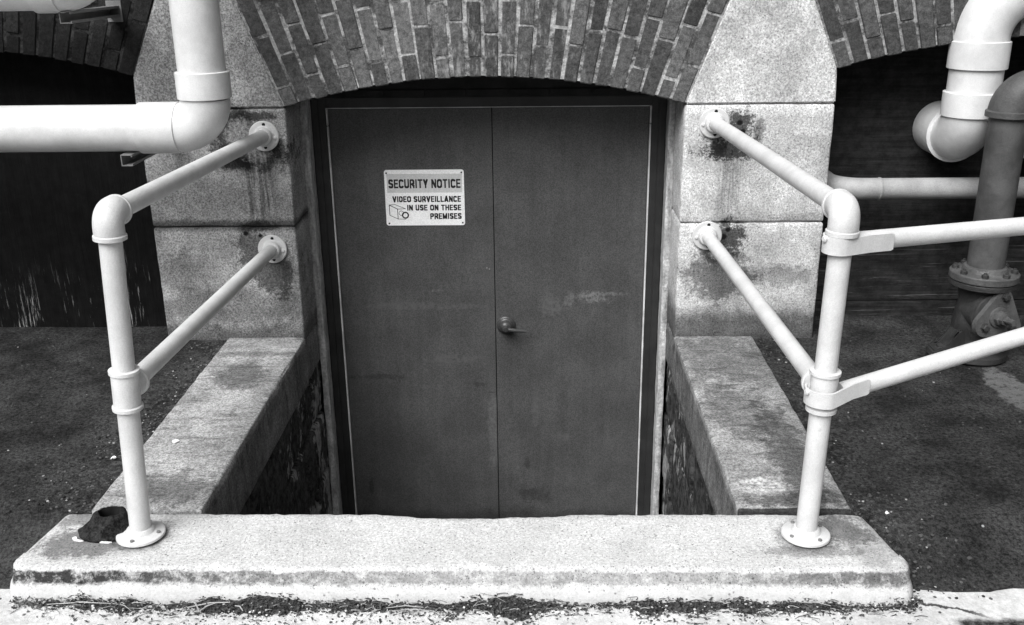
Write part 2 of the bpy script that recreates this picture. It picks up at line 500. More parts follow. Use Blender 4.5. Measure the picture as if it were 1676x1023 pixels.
WHITE = paint('railing_paint', 0.62, 0.42, 0.14, 0.35, 0.5, 0.08)
PVC = paint('pvc', 0.66, 0.35, 0.14, 0.12, 0.2, 0.07)
PVC_D = paint('old_grey_pipe', 0.34, 0.55, 0.25, 0.5, 0.6)
IRON = paint('grey_iron_pipe', 0.076, 0.6, 0.45, 0.8, 0.8)
VALVE = paint('valve_iron', 0.042, 0.42, 0.5, 0.6, 1.2)
VALVE_LIT = paint('valve_lit_iron', 0.085, 0.42, 0.45, 0.6, 1.2)  # lighter copy of the valve iron, highlights put into its colour
t = NT('rusted_stub', 0.9, 0.15)
v = t.math('MULTIPLY', 0.022, t.ss(t.noise(42, 6, 0.8), 0.36, 0.64, 0.15, 2.4))
v = grain(t, v, .35, 260)
RUST = t.finish(v, t.math('ADD', t.noise(40, 6, .75), t.noise(140, 4, .7)), 1.0, 0.012)
STEEL = paint('galvanised', 0.20, 0.45, 0.3, 0.3, 0.4)
BLACK = paint('black_hole', 0.004, 1.0, 0.1)
HANDLE = paint('handle_metal', 0.05, 0.35, 0.3, 0.3, 0.4)
SIGNW = paint('sign_white', 0.88, 0.45, 0.06, 0.0, 0.1)
SIGNG = paint('sign_band', 0.58, 0.5, 0.10, 0.0, 0.1)
INK = paint('sign_ink', 0.008, 0.5, 0.1)
PAPER = paint('paper', 0.85, 0.8, 0.05)

def panel_mat(name, base, horiz, pale, zfade):
    t = NT(name, 0.85, 0.15)
    x, y, z = t.sep()
    sc = (2.2, 2.2, 60) if horiz else (75, 75, 3.0)
    g = t.noise(1.0, 6, 0.75, t.scaled(*sc), 0.4)
    v = t.math('MULTIPLY', base, t.ss(g, 0.3, 0.7, 0.65, 1.4))
    v = t.math('MULTIPLY', v, t.ss(t.noise(22, 6, 0.75), 0.32, 0.68, 0.6, 1.5))
    win = t.ss(t.math('ADD', z, t.math('MULTIPLY', t.math('SUBTRACT', t.noise(4, 3), .5), .5)), zfade[0], zfade[1], 1, 0)
    sc2 = (3.0, 3.0, 85) if horiz else (85, 85, 5.5)
    g2 = t.noise(1.0, 5, 0.8, t.scaled(*sc2), 0.3)
    if not horiz:
        g2 = t.math('ADD', g2, t.ss(t.noise(1.0, 3, 0.6, t.scaled(9, 9, 2.5)), 0.3, 0.7, -0.11, 0.07))
    v = t.mix(t.math('MULTIPLY', win, t.ss(g2, 0.56, 0.66, 0, .9)), v, pale)
    if horiz:
        for cx in (1.66, 1.76):
            v = t.darken(v, t.blob((cx, .28, .60), (.016, .3, .011), .2, 30), .1)
    return t.finish(v, t.math('ADD', g, g2), 0.6, 0.006)
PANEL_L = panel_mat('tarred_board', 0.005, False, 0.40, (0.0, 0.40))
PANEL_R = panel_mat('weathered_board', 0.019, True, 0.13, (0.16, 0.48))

def wellstone():
    t = NT('well_stone', 0.95, 0.1)
    v = t.math('MULTIPLY', 0.045, t.ss(t.noise(24, 6, 0.8), 0.33, 0.67, 0.2, 2.4))
    st = t.noise(1.0, 6, 0.7, t.scaled(6, 6, 3.4), .25)
    x, y, z = t.sep()
    near = t.ss(y, -0.8, 0.3, 0.0, 0.12)
    v = t.mix(t.ss(t.math('ADD', st, near), 0.62, 0.66, 0, .85), v, t.math('MULTIPLY', t.ss(t.noise(40, 5, .7), .3, .7, .5, 1.3), 0.42))
    return t.finish(v, t.noise(30, 6, 0.7), 0.9, 0.02)
WELL = wellstone()
def plaster():
    t = NT('jamb_plaster', 0.9, 0.2)
    v = t.math('MULTIPLY', 0.50, t.ss(t.noise(1.0, 6, 0.7, t.scaled(35, 35, 9)), 0.3, 0.7, 0.5, 1.3))
    v = t.math('MULTIPLY', v, t.ss(t.noise(90, 4, .7), .3, .7, .75, 1.2))
    return t.finish(v, t.noise(40, 6, 0.7), 0.8, 0.012)
PLASTER = plaster()

# ------------------------------------------------------------------ ground, pavement, well floor
def ground_z(x, y):
    t = min(max((-1.38 - y) / 0.34, 0), 1)
    t = t * t * (3 - 2 * t)
    return -0.009 - 0.083 * t
bm = bmesh.new()
def axis(vals):
    return sorted(set(round(v, 4) for v in vals))
gx = axis([-60, -30, -15, -8, -5, -4] + [-3 + .1 * i for i in range(61)] + [4, 5, 8, 15, 30, 60] + [-1.2, -0.802, 0.802, 1.2])
gy = axis([-1.69 + .0575 * i for i in range(1, 32)] + [-1.69, 0.4, -1.43])
gv = {}
def GV(x, y):
    if (x, y) not in gv:
        z = ground_z(x, y) + 0.006 * nb(x, y, 0, 4) * (1 if abs(x) < 3.2 else 0)
        yy = y
        if y == gy[0]: yy = y + 0.008 * nb(x, 3, 0, 9)
        gv[(x, y)] = bm.verts.new((x, yy, z))
    return gv[(x, y)]
for x0, x1 in zip(gx, gx[1:]):
    for y0, y1 in zip(gy, gy[1:]):
        xm, ym = (x0 + x1) / 2, (y0 + y1) / 2
        if abs(xm) < 0.802 and ym > -1.431: continue
        if abs(xm) < 1.0 and ym < -1.43: continue
        bm.faces.new((GV(x0, y0), GV(x1, y0), GV(x1, y1), GV(x0, y1)))
tag(obj('ground', bm, ASPHALT), kind='structure')
bm = bmesh.new()
px_ = axis([-60, -20, -6, -3] + [-2 + .05 * i for i in range(81)] + [3, 6, 20, 60])
py_ = axis([-3.0, -2.7, -2.4] + [-2.2 + .03 * i for i in range(17)] + [-1.66])
pv = {}
def PV(x, y):
    if (x, y) not in pv:
        pv[(x, y)] = bm.verts.new((x, y, -0.088 - 0.012 * min(max((-1.68 - y) / .2, 0), 1) + (0.004 * nb(x, y, 2, 12) if abs(x) < 2.1 and y > -2.3 else 0)))
    return pv[(x, y)]
for x0, x1 in zip(px_, px_[1:]):
    for y0, y1 in zip(py_, py_[1:]):
        if y0 > -1.71 and abs((x0 + x1) / 2) > 3: pass
        bm.faces.new((PV(x0, y0), PV(x1, y0), PV(x1, y1), PV(x0, y1)))
tag(obj('pavement', bm, PAVE), kind='structure')
bm = bmesh.new()
for a, b in zip(gx, gx[1:]):
    for c, d in ((-60, -20), (-20, -8), (-8, -4), (-4, -2.95)):
        bm.faces.new([bm.verts.new(q) for q in ((a, c, -.135), (b, c, -.135), (b, d, -.135), (a, d, -.135))])
bmesh.ops.remove_doubles(bm, verts=bm.verts[:], dist=1e-4)
tag(obj('added_road', bm, ASPHALT), kind='structure')  # unseen dark surface added beyond the pavement strip to cut bounced light
bm = bmesh.new()
add_box(bm, -0.95, 0.95, -1.5, 0.5, -1.8, -1.7)
tag(obj('stairwell_floor', bm, WELL), kind='structure')

# ------------------------------------------------------------------ building
B = thing('brick_building', (0, 0.2, 0), 'old brick building front with granite piers and shallow brick arches over a sunken doorway', 'building')
ARC_H = 0.80
def arch_fn(cx, zs, rise, half, skew):
    Rr = (half * half + rise * rise) / (2 * rise)
    th = math.asin(half / Rr)
    cz = zs + rise - Rr
    def P(t, s):
        a = t * th
        q = t * R(skew)
        return (cx + Rr * math.sin(a) + s * math.sin(q), cz + Rr * math.cos(a) + s * math.cos(q))
    return P
def make_arch(P, n, bmat, mmat, seed):
    rnd = random.Random(seed)
    bm = bmesh.new()
    S1 = 0.62
    # mortar bed just behind the brick faces
    N = 52
    poly = [P(-1 + 2 * i / N, 0.006) for i in range(N + 1)] + [P(1 - 2 * i / N, S1 - .004) for i in range(N + 1)]
    a = [bm.verts.new((x, 0.0022, z)) for x, z in poly]
    b = [bm.verts.new((x, 0.29, z)) for x, z in poly]
    m = len(poly)
    for i in range(N):
        j = m - 1 - i
        bm.faces.new((a[i], a[i + 1], a[j - 1], a[j])).material_index = 1
        bm.faces.new((b[j], b[j - 1], b[i + 1], b[i])).material_index = 1
    for i in range(m):
        k = (i + 1) % m
        bm.faces.new((a[i], b[i], b[k], a[k])).material_index = 1
    for k in range(n):
        t0, t1 = -1 + 2 * k / n, -1 + 2 * (k + 1) / n
        g = (0.0046 + rnd.choice((-.0018, 0, .0016)) + rnd.uniform(-.0008, .0008)) / 0.8
        s = 0.0 + rnd.uniform(-.002, .003)
        e = rnd.choice((0.085, 0.10, 0.13, 0.205)) + rnd.uniform(-.012, .012)
        if k % 2: e = rnd.choice((0.20, 0.21, 0.16)) + rnd.uniform(-.012, .012)
        while s < S1 - .02:
            e = min(e, S1)
            sg = 0.0045 + rnd.uniform(0, .003)
            j = lambda: rnd.uniform(-.0016, .0016)
            q = [P(t0 + g, s), P(t1 - g, s), P(t1 - g, e - sg), P(t0 + g, e - sg)]
            q = [(x + j(), z + j()) for x, z in q]
            yf = rnd.uniform(-.003, .001)
            if e - sg - s > .02:
                prism(bm, q, yf, 0.28, 0.0035, 0, 2)
            s = e + .001
            e = s + rnd.choice((0.205, 0.21, 0.20)) + rnd.uniform(-.006, .006)
    return obj('brick_arch', bm, [bmat, mmat], B, True, sharp=50)
PC = arch_fn(0, 0.990, 0.112, 0.80, 21)
PLf = arch_fn(-2.21, 1.118, 0.112, 0.815, 23)
PRf = arch_fn(2.21, 1.120, 0.116, 0.825, 23)
make_arch(PC, 26, BRICK, MORTAR, 1)
tag(make_arch(PLf, 26, BRICK_SHADE, MORTAR_SHADE, 5), 'brick arch darkened in colour for shade over the black boarded bay')
make_arch(PRf, 26, BRICK_D, MORTAR_D, 9)
# granite piers: skewback, middle and lower block each
def pier(s, mat):
    seed = 3.1 if s < 0 else 8.7
    xi, xo = 0.80, (1.40 if s < 0 else 1.392)
    side = PLf if s < 0 else PRf
    inn = [PC(s, q) for q in (0, 0.615)]
    out = [side(-s, q) for q in (0, 0.615)]
    bm = bmesh.new()
    poly = [(s * xi, 0.990), (s * xo, 0.990), (out[0][0], out[0][1]), out[1], inn[1]]
    if s < 0: poly = poly[::-1]
    prism(bm, poly, -0.002, 0.34, 0.006, 0, 3)
    tag(obj('granite_block', bm, mat, B, True, sharp=50), 'granite skewback block with slanting sides under the brick arches')
    for z0, z1 in ((0.500 if s < 0 else 0.506, 0.986), (-0.02, 0.496 if s < 0 else 0.502)):
        bm = bmesh.new()
        a, b = sorted((s * xi, s * xo))
        add_stone(bm, a, b, 0.0, 0.345, z0, z1, 0.009, 0.04, 0.0022, None, seed + z0, 0.006)
        obj('granite_block', bm, mat, B, True, sharp=60)
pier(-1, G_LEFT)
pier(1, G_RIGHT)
# upper wall and outer wall pieces
t = NT('upper_brick', 0.9, 0.2)
bt = t.n('ShaderNodeTexBrick')
cmb = t.n('ShaderNodeCombineXYZ')
sx_, sy_, sz_ = t.sep()
t.link(sx_, cmb.inputs[0]); t.link(sz_, cmb.inputs[1])
t.link(cmb.outputs[0], bt.inputs['Vector'])
bt.inputs['Scale'].default_value = 1.0
bt.inputs['Brick Width'].default_value = .21
bt.inputs['Row Height'].default_value = .067
bt.inputs['Mortar Size'].default_value = .005
for i, q in ((1, .11), (2, .07), (3, .3)):
    bt.inputs[i].default_value = (q, q, q, 1)
t.link(bt.outputs[0], t.b.inputs['Base Color'])
UPB = t.m
bm = bmesh.new()
add_box(bm, -4.6, 4.6, 0.018, 0.33, 1.50, 5.2)
obj('brick_wall', bm, UPB, B, False)
for s in (-1, 1):
    bm = bmesh.new()
    a, b = sorted((s * 3.03, s * 4.6))
    add_box(bm, a, b, 0.006, 0.345, -0.05, 1.4985)
    obj('brick_wall', bm, UPB, B, False)
# boarded bays
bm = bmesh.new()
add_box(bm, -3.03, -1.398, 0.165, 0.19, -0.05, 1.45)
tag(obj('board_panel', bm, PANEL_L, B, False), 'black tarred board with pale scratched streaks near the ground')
bm = bmesh.new()
add_box(bm, 1.39, 3.03, 0.285, 0.31, 0.066, 1.45)
add_box(bm, 1.39, 3.03, 0.279, 0.305, -0.05, 0.060, 0.003)
tag(obj('board_panel', bm, PANEL_R, B, False), 'dark weathered horizontal boards')
# wall over the door head
bm = bmesh.new()
for i, (z0, z1) in enumerate(((0.99, 1.018), (1.02, 1.075), (1.078, 1.2))):
    n = 9
    for k in range(n):
        x0 = -0.80 + 1.6 * k / n
        add_box(bm, x0 + .003, x0 + 1.6 / n - .003, 0.31 + .006 * (i == 1), 0.5, z0, z1, .003)
add_box(bm, -0.80, 0.80, 0.318, 0.495, 0.985, 1.25)
obj('door_head', bm, DARKIN, B)
# plaster jamb strips beside the steel frame, running down into the well
for s in (-1, 1):
    bm = bmesh.new()
    a, b = sorted((s * 0.772, s * 0.802))
    add_stone(bm, a, b, 0.25, 0.42, -1.72, 0.992, 0.005, 0.022, 0.0028, None, 5 + s, 0.004)
    obj('jamb_plaster', bm, PLASTER, B, True, sharp=60)
# steel door frame
bm = bmesh.new()
for s in (-1, 1):
    a, b = sorted((s * 0.709, s * 0.775))
    add_box(bm, a, b, 0.335, 0.44, -1.7, 0.984, .003)
    a, b = sorted((s * 0.738, s * 0.768))
    add_box(bm, a, b, 0.327, 0.3345, -1.7, 0.98, .002)
add_box(bm, -0.7085, 0.7085, 0.335, 0.44, 0.939, 0.984, .003)
obj('door_frame', bm, FRAME, B)
bm = bmesh.new()
for s in (-1, 1):
    a, b = sorted((s * 0.7015, s * 0.7080))
    add_box(bm, a, b, 0.3395, 0.36, 0.862, 0.9375, .001)
    add_box(bm, a, b, 0.3395, 0.36, -1.69, 0.857, .001)
add_box(bm, -0.7010, 0.7010, 0.345, 0.36, 0.9345, 0.9378, .0008)
obj('weather_strip', bm, EDGE, B)
# door leaves
bm = bmesh.new()
add_box(bm, -0.7005, 0.0115, 0.355, 0.40, -1.69, 0.9335, .003)
dl = obj('door_leaf', bm, DOOR, B)
bm = bmesh.new()
add_box(bm, -0.032, 0.0135, 0.3515, 0.3548, -0.42, 0.930, .0012)
add_box(bm, -0.026, 0.0135, 0.3515, 0.3548, -1.69, -0.424, .0012)
obj('astragal', bm, DOOR, dl)
bm = bmesh.new()
add_box(bm, 0.0165, 0.7005, 0.355, 0.40, -1.69, 0.9335, .003)
dr = obj('door_leaf', bm, DOOR, B)
bm = bmesh.new()
hx, hz = 0.064, -0.075
add_lathe(bm, (hx, 0.3555, hz), (0, -1, 0), [(0, .044), (.008, .044), (.012, .041), (.014, .037), (.020, .036), (.024, .031), (.040, .028), (.046, .022), (.05, .015), (.064, .015), (.070, .011)])
add_tube(bm, bez((hx, .298, hz), (hx + .012, .292, hz - .004), (hx + .095, .297, hz - .012)), [.0095] * 9 + [.0085, .008, .0075, .006], 14)
obj('lever_handle', bm, HANDLE, dr)
# scuffed screw heads on the left leaf
bm = bmesh.new()
for x, z in ((-0.020, 0.205), (-0.008, 0.200)):
    add_lathe(bm, (x, 0.3520, z), (0, -1, 0), [(0, .004), (.002, .003)], 10)
obj('screw', bm, STEEL, dl)

# no wing is built at the left;
# the left arch and pier hold that shade in their colours

# ------------------------------------------------------------------ stairwell walls, curbs, sill
for s, nm, lab in ((-1, 'left', 'rough dark stone wall with crumbling mortar under the left granite curb'), (1, 'right', 'rough dark stone wall with crumbling mortar under the right granite curb')):
    T = thing('stone_wall', (s * .9, -.6, -1.7), lab, 'wall')
    rnd = random.Random(20 + s)
    bm = bmesh.new()
    z = -1.7
    while z < -0.24:
        h = min(rnd.uniform(.22, .38), -0.222 - z)
        y = -1.43
        while y < 0.33:
            l = min(rnd.uniform(.3, .6), 0.335 - y)
            if l > .03:
                xin = 0.803 + rnd.uniform(0, .025)
                a, b = sorted((s * xin, s * 1.02))
                add_stone(bm, a, b, y + .004, y + l - .004, z + .004, z + h - .004, .02, .05, .008, None, rnd.uniform(0, 50))
            y += l
        z += h
    a, b = sorted((s * 0.832, s * 1.0))
    add_box(bm, a, b, -1.43, 0.33, -1.7, -0.225)
    obj('masonry', bm, WELL, T, True, sharp=60)
for s, mat, lab in ((-1, G_CURB_L, 'worn granite curb stone along the left side of the stairwell, paper scrap on it'), (1, G_CURB_R, 'worn granite curb stone with dark streaks along the right side of the stairwell')):
    bm = bmesh.new()
    def warp(p, s=s):
        f = (p.y + 1.43) / 1.43
        w = 0.335
        return Vector((s * (0.797 + (abs(p.x) - 0.797)), p.y, p.z))
    a, b = sorted((s * 0.797, s * 1.132))
    add_stone(bm, a, b, -1.428, -0.004, -0.215, 0.005, 0.007, 0.03, 0.0020, None, 11 + s * 3, 0.007)
    add_stone(bm, *sorted((s * 0.803, s * 1.0)), -0.001, 0.335, -0.215, -0.024, 0.012, 0.03, 0.0035, None, 15 + s * 3, 0.012)
    tag(obj('granite_curb', bm, mat, None, True, (s * .96, -.7, -.2), 60), lab, 'curb stone', 'granite curbs beside the stairwell')
# sill across the front
bm = bmesh.new()
prof = [(-1.435, -1.7), (-1.435, -0.6), (-1.435, -.25), (-1.435, -.1), (-1.435, -.04), (-1.4355, -.012), (-1.438, -.004), (-1.444, 0)]
prof += [(-1.444 - .0222 * i, 0) for i in range(1, 12)]
prof += [(-1.7, 0), (-1.709, -.001), (-1.715, -.004), (-1.718, -.010), (-1.721, -.018), (-1.7245, -.027), (-1.727, -.035), (-1.729, -.0395), (-1.733, -.0415), (-1.739, -.048), (-1.744, -.058), (-1.748, -.070), (-1.751, -.085), (-1.752, -.13), (-1.752, -.2)]
NX = 190
rows = []
for i in range(NX + 1):
    u = i / NX
    # denser toward both ends
    row = []
    for j, (y, z) in enumerate(prof):
        f = (-1.44 - y) / 0.28
        xl = -1.200 - 0.040 * f
        xr = 1.152 + 0.056 * f
        x = xl + (xr - xl) * u
        e = min(u, 1 - u) * 2.4
        dz = dy = 0.0
        if z > -0.5:
            rr = max(0, 0.028 - e) / 0.028
            if y < -1.65:
                dy += 0.030 * rr * rr
            dz -= 0.007 * rr ** 3 if z > -.2 else 0
            n1 = nb(x, y, z, 11)
            n2 = nb(x, y * 2, z * 2 + 4, 34)
            if j < 8:      # worn back arris, dipping in the middle
                dip = math.exp(-((x + .03) / .16) ** 2) * .016 + math.exp(-((x - .2) / .12) ** 2) * .006
                dy -= dip + .003 * n1 + .003 * n2 + .006 * nb(x, 9, 0, 17) + .004 * nb(x, 3, 0, 45)
                if z > -.02: dz -= dip * .4
            elif j < 20:
                dz += .0022 * n1 + .0008 * n2
            elif j < 27:
                dy += .006 * n1 + .005 * n2 + .003 * nb(x, y * 3, z * 6, 70)
                if j > 20: dz += .004 * nb(x, 3, 1, 16)
            else:
                dy += .006 * nb(x, 5, 0, 6) + .002 * n2
                dz += .004 * nb(x, 7, 0, 6)
        row.append(bm.verts.new((x, y + dy, z + dz)))
    rows.append(row)
for a, b in zip(rows, rows[1:]):
    for j in range(len(prof) - 1):
        bm.faces.new((a[j], b[j], b[j + 1], a[j + 1]))
for r in (rows[0], rows[-1]):
    bm.faces.new(r)
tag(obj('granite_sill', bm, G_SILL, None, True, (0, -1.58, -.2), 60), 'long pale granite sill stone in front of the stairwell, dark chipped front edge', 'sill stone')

# ------------------------------------------------------------------ hand rails
PR = 0.0292
def handrail(s, post, top_x, elbow_z, up_w, lo_w, tee_z, label):
    T = thing('handrail', (post[0], post[1], 0), label, 'handrail', 'white pipe handrails beside the stairwell')
    P0 = Vector((post[0], post[1], 0.0))
    E = Vector((top_x, post[1], elbow_z))
    ax = (E - P0).normalized()
    # post with socket flange
    bm = bmesh.new()
    add_tube(bm, [P0 + ax * .004, P0 + ax * .4, E - ax * .04], PR)
    obj('post', bm, WHITE, T)
    bm = bmesh.new()
    add_lathe(bm, P0 + Vector((0, 0, .002)), (0, 0, 1), [(0, .052), (.004, .056), (.0045, .064), (.007, .0675), (.013, .0665), (.0155, .062), (.0165, .048), (.020, .041), (.028, .037), (.032, .033)], 48)
    bf = obj('base_flange', bm, WHITE, T)
    for a in ((-95, -5, 85, 175) if s < 0 else (-150, -60, 30, 120)):
        q = P0 + Vector((.053 * math.cos(R(a)), .053 * math.sin(R(a)), .0165))
        bm = bmesh.new()
        add_lathe(bm, q, (0, 0, 1), [(-.001, .0095), (.0010, .0095)], 20, 1)
        add_lathe(bm, q, (0.15, .1, 1), [(.001, .0058), (.006, .0058), (.007, .004)], 6)
        obj('bolt', bm, [STEEL, VALVE], bf)
    # upper rail and elbow
    W1 = Vector(up_w)
    d = (W1 - E).normalized()
    bm = bmesh.new()
    add_tube(bm, [E + d * .035, E.lerp(W1, .5), W1 - Vector((0, .006, 0))], PR * .95)
    obj('upper_rail', bm, WHITE, T)
    bm = bmesh.new()
    add_tube(bm, bez(E - ax * .055, E + Vector((0, -.012, .016)), E + d * .058, 14), .0385)
    add_lathe(bm, E - ax * .066, ax, [(0, .038), (.002, .0420), (.012, .0420), (.015, .0385)])
    add_lathe(bm, E + d * .062, -d, [(0, .038), (.002, .0412), (.010, .0412), (.013, .0385)])
    obj('elbow', bm, WHITE, T)
    # lower rail and tee
    TC = P0.lerp(E, tee_z / elbow_z)
    W2 = Vector(lo_w)
    d2 = (W2 - TC).normalized()
    bm = bmesh.new()
    add_tube(bm, [TC + d2 * .05, TC.lerp(W2, .5), W2 - Vector((0, .006, 0))], PR * .92)
    obj('lower_rail', bm, WHITE, T)
    bm = bmesh.new()
    add_lathe(bm, TC - ax * .058, ax, [(0, .034), (.001, .0405), (.010, .0405), (.013, .0360), (.104, .0360), (.107, .0405), (.116, .0405), (.117, .034)])
    add_tube(bm, [TC + d2 * .01, TC + d2 * .058], .038)
    add_lathe(bm, TC + d2 * .064, -d2, [(0, .037), (.002, .0415), (.011, .0415), (.013, .038)])
    obj('tee', bm, WHITE, T)
    for Wp, dd in ((W1, d), (W2, d2)):
        bm = bmesh.new()
        add_lathe(bm, Wp + Vector((0, -.001, 0)), (0, -1, 0), [(0, .055), (.003, .058), (.005, .061), (.010, .061), (.0125, .058), (.0135, .043), (.018, .038), (.034, .0355), (.037, .032)], 44)
        add_lathe(bm, Wp + Vector((.045 * (1 if s < 0 else -1), -.012, -.006)), (0, -1, 0), [(0, .007), (.006, .007), (.008, .005)], 8)
        wf = obj('wall_flange', bm, WHITE, T)
        for q in (.047, -.045):
            bm = bmesh.new()
            add_lathe(bm, Wp + Vector((.004, -.0125, q)), (0, -1, 0), [(0, .0068), (.0022, .0068)], 16)
            obj('bolt_hole', bm, BLACK, wf, False)
    return T
handrail(-1, (-0.926, -1.565), -0.880, .945, (-0.892, 0, .878), (-0.902, 0, .404), .462, 'white painted pipe handrail left of the doorway, standing beside a dark rusty stub')
handrail(1, (0.959, -1.56), 0.974, .945, (0.917, 0, .916), (0.914, 0, .452), .452, 'white painted pipe handrail right of the doorway, with two side rails strapped to its post')

# side rails strapped to the right post
T = thing('guard_rail', (1.2, -1.5, 0), 'two white pipe side rails running off to the right, strapped to the right handrail post', 'railing')
pc = Vector((0.966, -1.56, 0))
gd = Vector((math.cos(R(20)), math.sin(R(20)), 0))
gn = Vector((gd.y, -gd.x, 0))       # towards the camera
for z0, z1, rp, hgt, sl in ((.858, .844, .0335, .0225, .145), (.440, .521, .0415, .0220, .125)):
    L = 1.9
    z_end = z0 + (z1 - z0) / .65 * L
    a = pc + gd * (rp + .012) + Vector((0, 0, z0))
    b = pc + gd * L + Vector((0, 0, z_end))
    bm = bmesh.new()
    add_tube(bm, [a, a.lerp(b, .5), b], .0248)
    obj('rail', bm, WHITE, T)
    # strap: band round the post, its ends lying along both sides of the rail
    path = []
    ho = .0275
    path.append((gd * sl + gn * ho))
    path.append((gd * (sl - .007) + gn * ho))
    path.append((gd * .075 + gn * ho))
    th0 = math.acos(min(1, ho / (rp + .004)))
    for i in range(25):
        th = PI / 2 - th0 + (PI + 2 * th0) * i / 24 if False else PI / 2 + PI * i / 24
        path.append((gd * math.cos(th) + gn * math.sin(th)) * (rp + .004))
    path.append((gd * .03 - gn * ho * 1.1))
    bm = bmesh.new()
    quads = []
    for i, p in enumerate(path):
        q0, q1 = path[max(i - 1, 0)], path[min(i + 1, len(path) - 1)]
        tn = (q1 - q0).normalized()
        nn = Vector((tn.y, -tn.x, 0))
        c = pc + p + Vector((0, 0, z0))
        hgt_ = hgt * (.86 if i == 0 else 1)
        lift = Vector((0, 0, (z_end - z0) * max(0, p.dot(gd)) / L))
        quads.append([bm.verts.new(c + lift + nn * a_ + Vector((0, 0, b_))) for a_, b_ in ((-.0025, -hgt_), (.0025, -hgt_), (.0025, hgt_), (-.0025, hgt_))])
    for q0, q1 in zip(quads, quads[1:]):
        for k in range(4):
            bm.faces.new((q0[k], q0[(k + 1) % 4], q1[(k + 1) % 4], q1[k]))
    bm.faces.new(quads[0]); bm.faces.new(quads[-1])
    add_lathe(bm, pc + gd * -(rp + .005) + Vector((0, 0, z0 + .016)), -gd, [(0, .009), (.006, .009), (.009, .006)], 10)
    obj('strap_clamp', bm, WHITE, T, True, sharp=40)

# ------------------------------------------------------------------ white drain pipes at the left
def hub(bm, o, d, l, r, bev=.004):
    add_lathe(bm, o, d, [(0, r - bev), (bev * .6, r), (l - bev * .6, r), (l, r - bev)], 40)
yP = -0.40
T = thing('drain_pipe', (-1.0, yP, .98), 'fat white plastic pipe coming down and turning left in one elbow over the left pier', 'pipe')
zc, xc, r6 = .977, -.984, .084
bm = bmesh.new(); add_tube(bm, [(-4.2, yP, zc), (-2, yP, zc), (xc - .14, yP, zc)], r6, 40); obj('horizontal_pipe', bm, PVC, T)
bm = bmesh.new(); add_tube(bm, [(xc, yP, zc + .13), (xc, yP, 2), (xc, yP, 4.5)], r6, 40); obj('vertical_pipe', bm, PVC, T)
bm = bmesh.new()
add_tube(bm, arc_pts((xc, yP, zc), (-.105, 0, 0), (0, 0, .105), 14), r6 + .004, 40)
hub(bm, (xc - .245, yP, zc), (1, 0, 0), .145, .0925, .003)
hub(bm, (xc, yP, zc + .105), (0, 0, 1), .095, .0955)
obj('elbow', bm, PVC, T)
T = thing('drain_pipe', (-1.6, yP, 1.49), 'fat white plastic pipe at the top left, its elbow turning upward above a strut bracket', 'pipe')
zc2, xc2 = 1.472, -1.335
bm = bmesh.new(); add_tube(bm, [(-4.2, yP, zc2), (-2, yP, zc2), (xc2 - .14, yP, zc2)], r6, 40); obj('horizontal_pipe', bm, PVC, T)
bm = bmesh.new(); add_tube(bm, [(xc2, yP, zc2 + .13), (xc2, yP, 2.5), (xc2, yP, 4.5)], r6, 40); obj('vertical_pipe', bm, PVC, T)
bm = bmesh.new()
add_tube(bm, arc_pts((xc2, yP, zc2), (-.115, 0, 0), (0, 0, .115), 14), r6 + .004, 40)
hub(bm, (xc2 - .20, yP, zc2), (1, 0, 0), .09, .0925)
hub(bm, (xc2, yP, zc2 + .115), (0, 0, 1), .095, .0955)
obj('elbow', bm, PVC, T)
bm = bmesh.new(); hub(bm, (-1.85, yP, zc2), (1, 0, 0), .1, .0935); obj('coupling', bm, PVC, T)
# strut channel brackets carrying them
def strut(x, ztop, y0, lab):
    T = thing('strut_bracket', (x, 0, ztop - .02), lab, 'bracket', 'strut channel brackets under the left pipes')
    h, w, t_ = .041, .041, .003
    bm = bmesh.new()
    zb, zt = ztop - h, ztop
    # C channel, open to the right, with turned-in lips
    add_box(bm, x - w / 2, x - w / 2 + t_, y0, -0.004, zb, zt)
    add_box(bm, x - w / 2 + t_ + .0003, x + w / 2, y0, -.004, zb, zb + t_)
    add_box(bm, x - w / 2 + t_ + .0003, x + w / 2, y0, -.004, zt - t_, zt)
    add_box(bm, x + w / 2 - t_, x + w / 2, y0, -.004, zb + t_ + .0003, zb + .009)
    add_box(bm, x + w / 2 - t_, x + w / 2, y0, -.004, zt - .009, zt - t_ - .0003)
    obj('channel', bm, STEEL, T, False)
    bm = bmesh.new()
    add_box(bm, x - .03, x + .03, -.0038, 0.003, zb - .02, zt + .02, .001)
    obj('back_plate', bm, STEEL, T)
strut(-1.272, zc - r6 - .001, -.47, 'steel strut bracket under the lower white pipe, open square end showing')
strut(-1.432, zc2 - r6 - .001, -.43, 'steel strut bracket under the upper white pipe, open square end showing')

# ------------------------------------------------------------------ pipes in the right bay
T = thing('drain_pipe', (1.92, 0, .9), 'fat white plastic pipe curving down from the right into the boards of the right bay', 'pipe')
xv, yv, rv = 1.925, 0.0, .100
zo = .845
bm = bmesh.new(); add_tube(bm, [(xv, yv, zo + .11), (xv, yv, 1.10), (xv, yv, 1.26)], rv, 40); obj('vertical_pipe', bm, PVC, T)
bm = bmesh.new(); hub(bm, (xv, yv, 1.118), (0, 0, 1), .105, rv + .011); obj('coupling', bm, PVC, T)
bm = bmesh.new(); hub(bm, (xv, yv, .935), (0, 0, 1), .095, rv + .011)
add_tube(bm, arc_pts((xv, yv, zo), (0, 0, .12), (0, .12, 0), 14), rv + .003, 40)
add_lathe(bm, (xv, yv + .12, zo), (0, 1, 0), [(-.012, rv + .003), (-.010, rv + .017), (.002, rv + .017), (.006, rv + .011), (.18, rv + .011), (.185, rv)], 40)
obj('lower_elbow', bm, PVC, T)
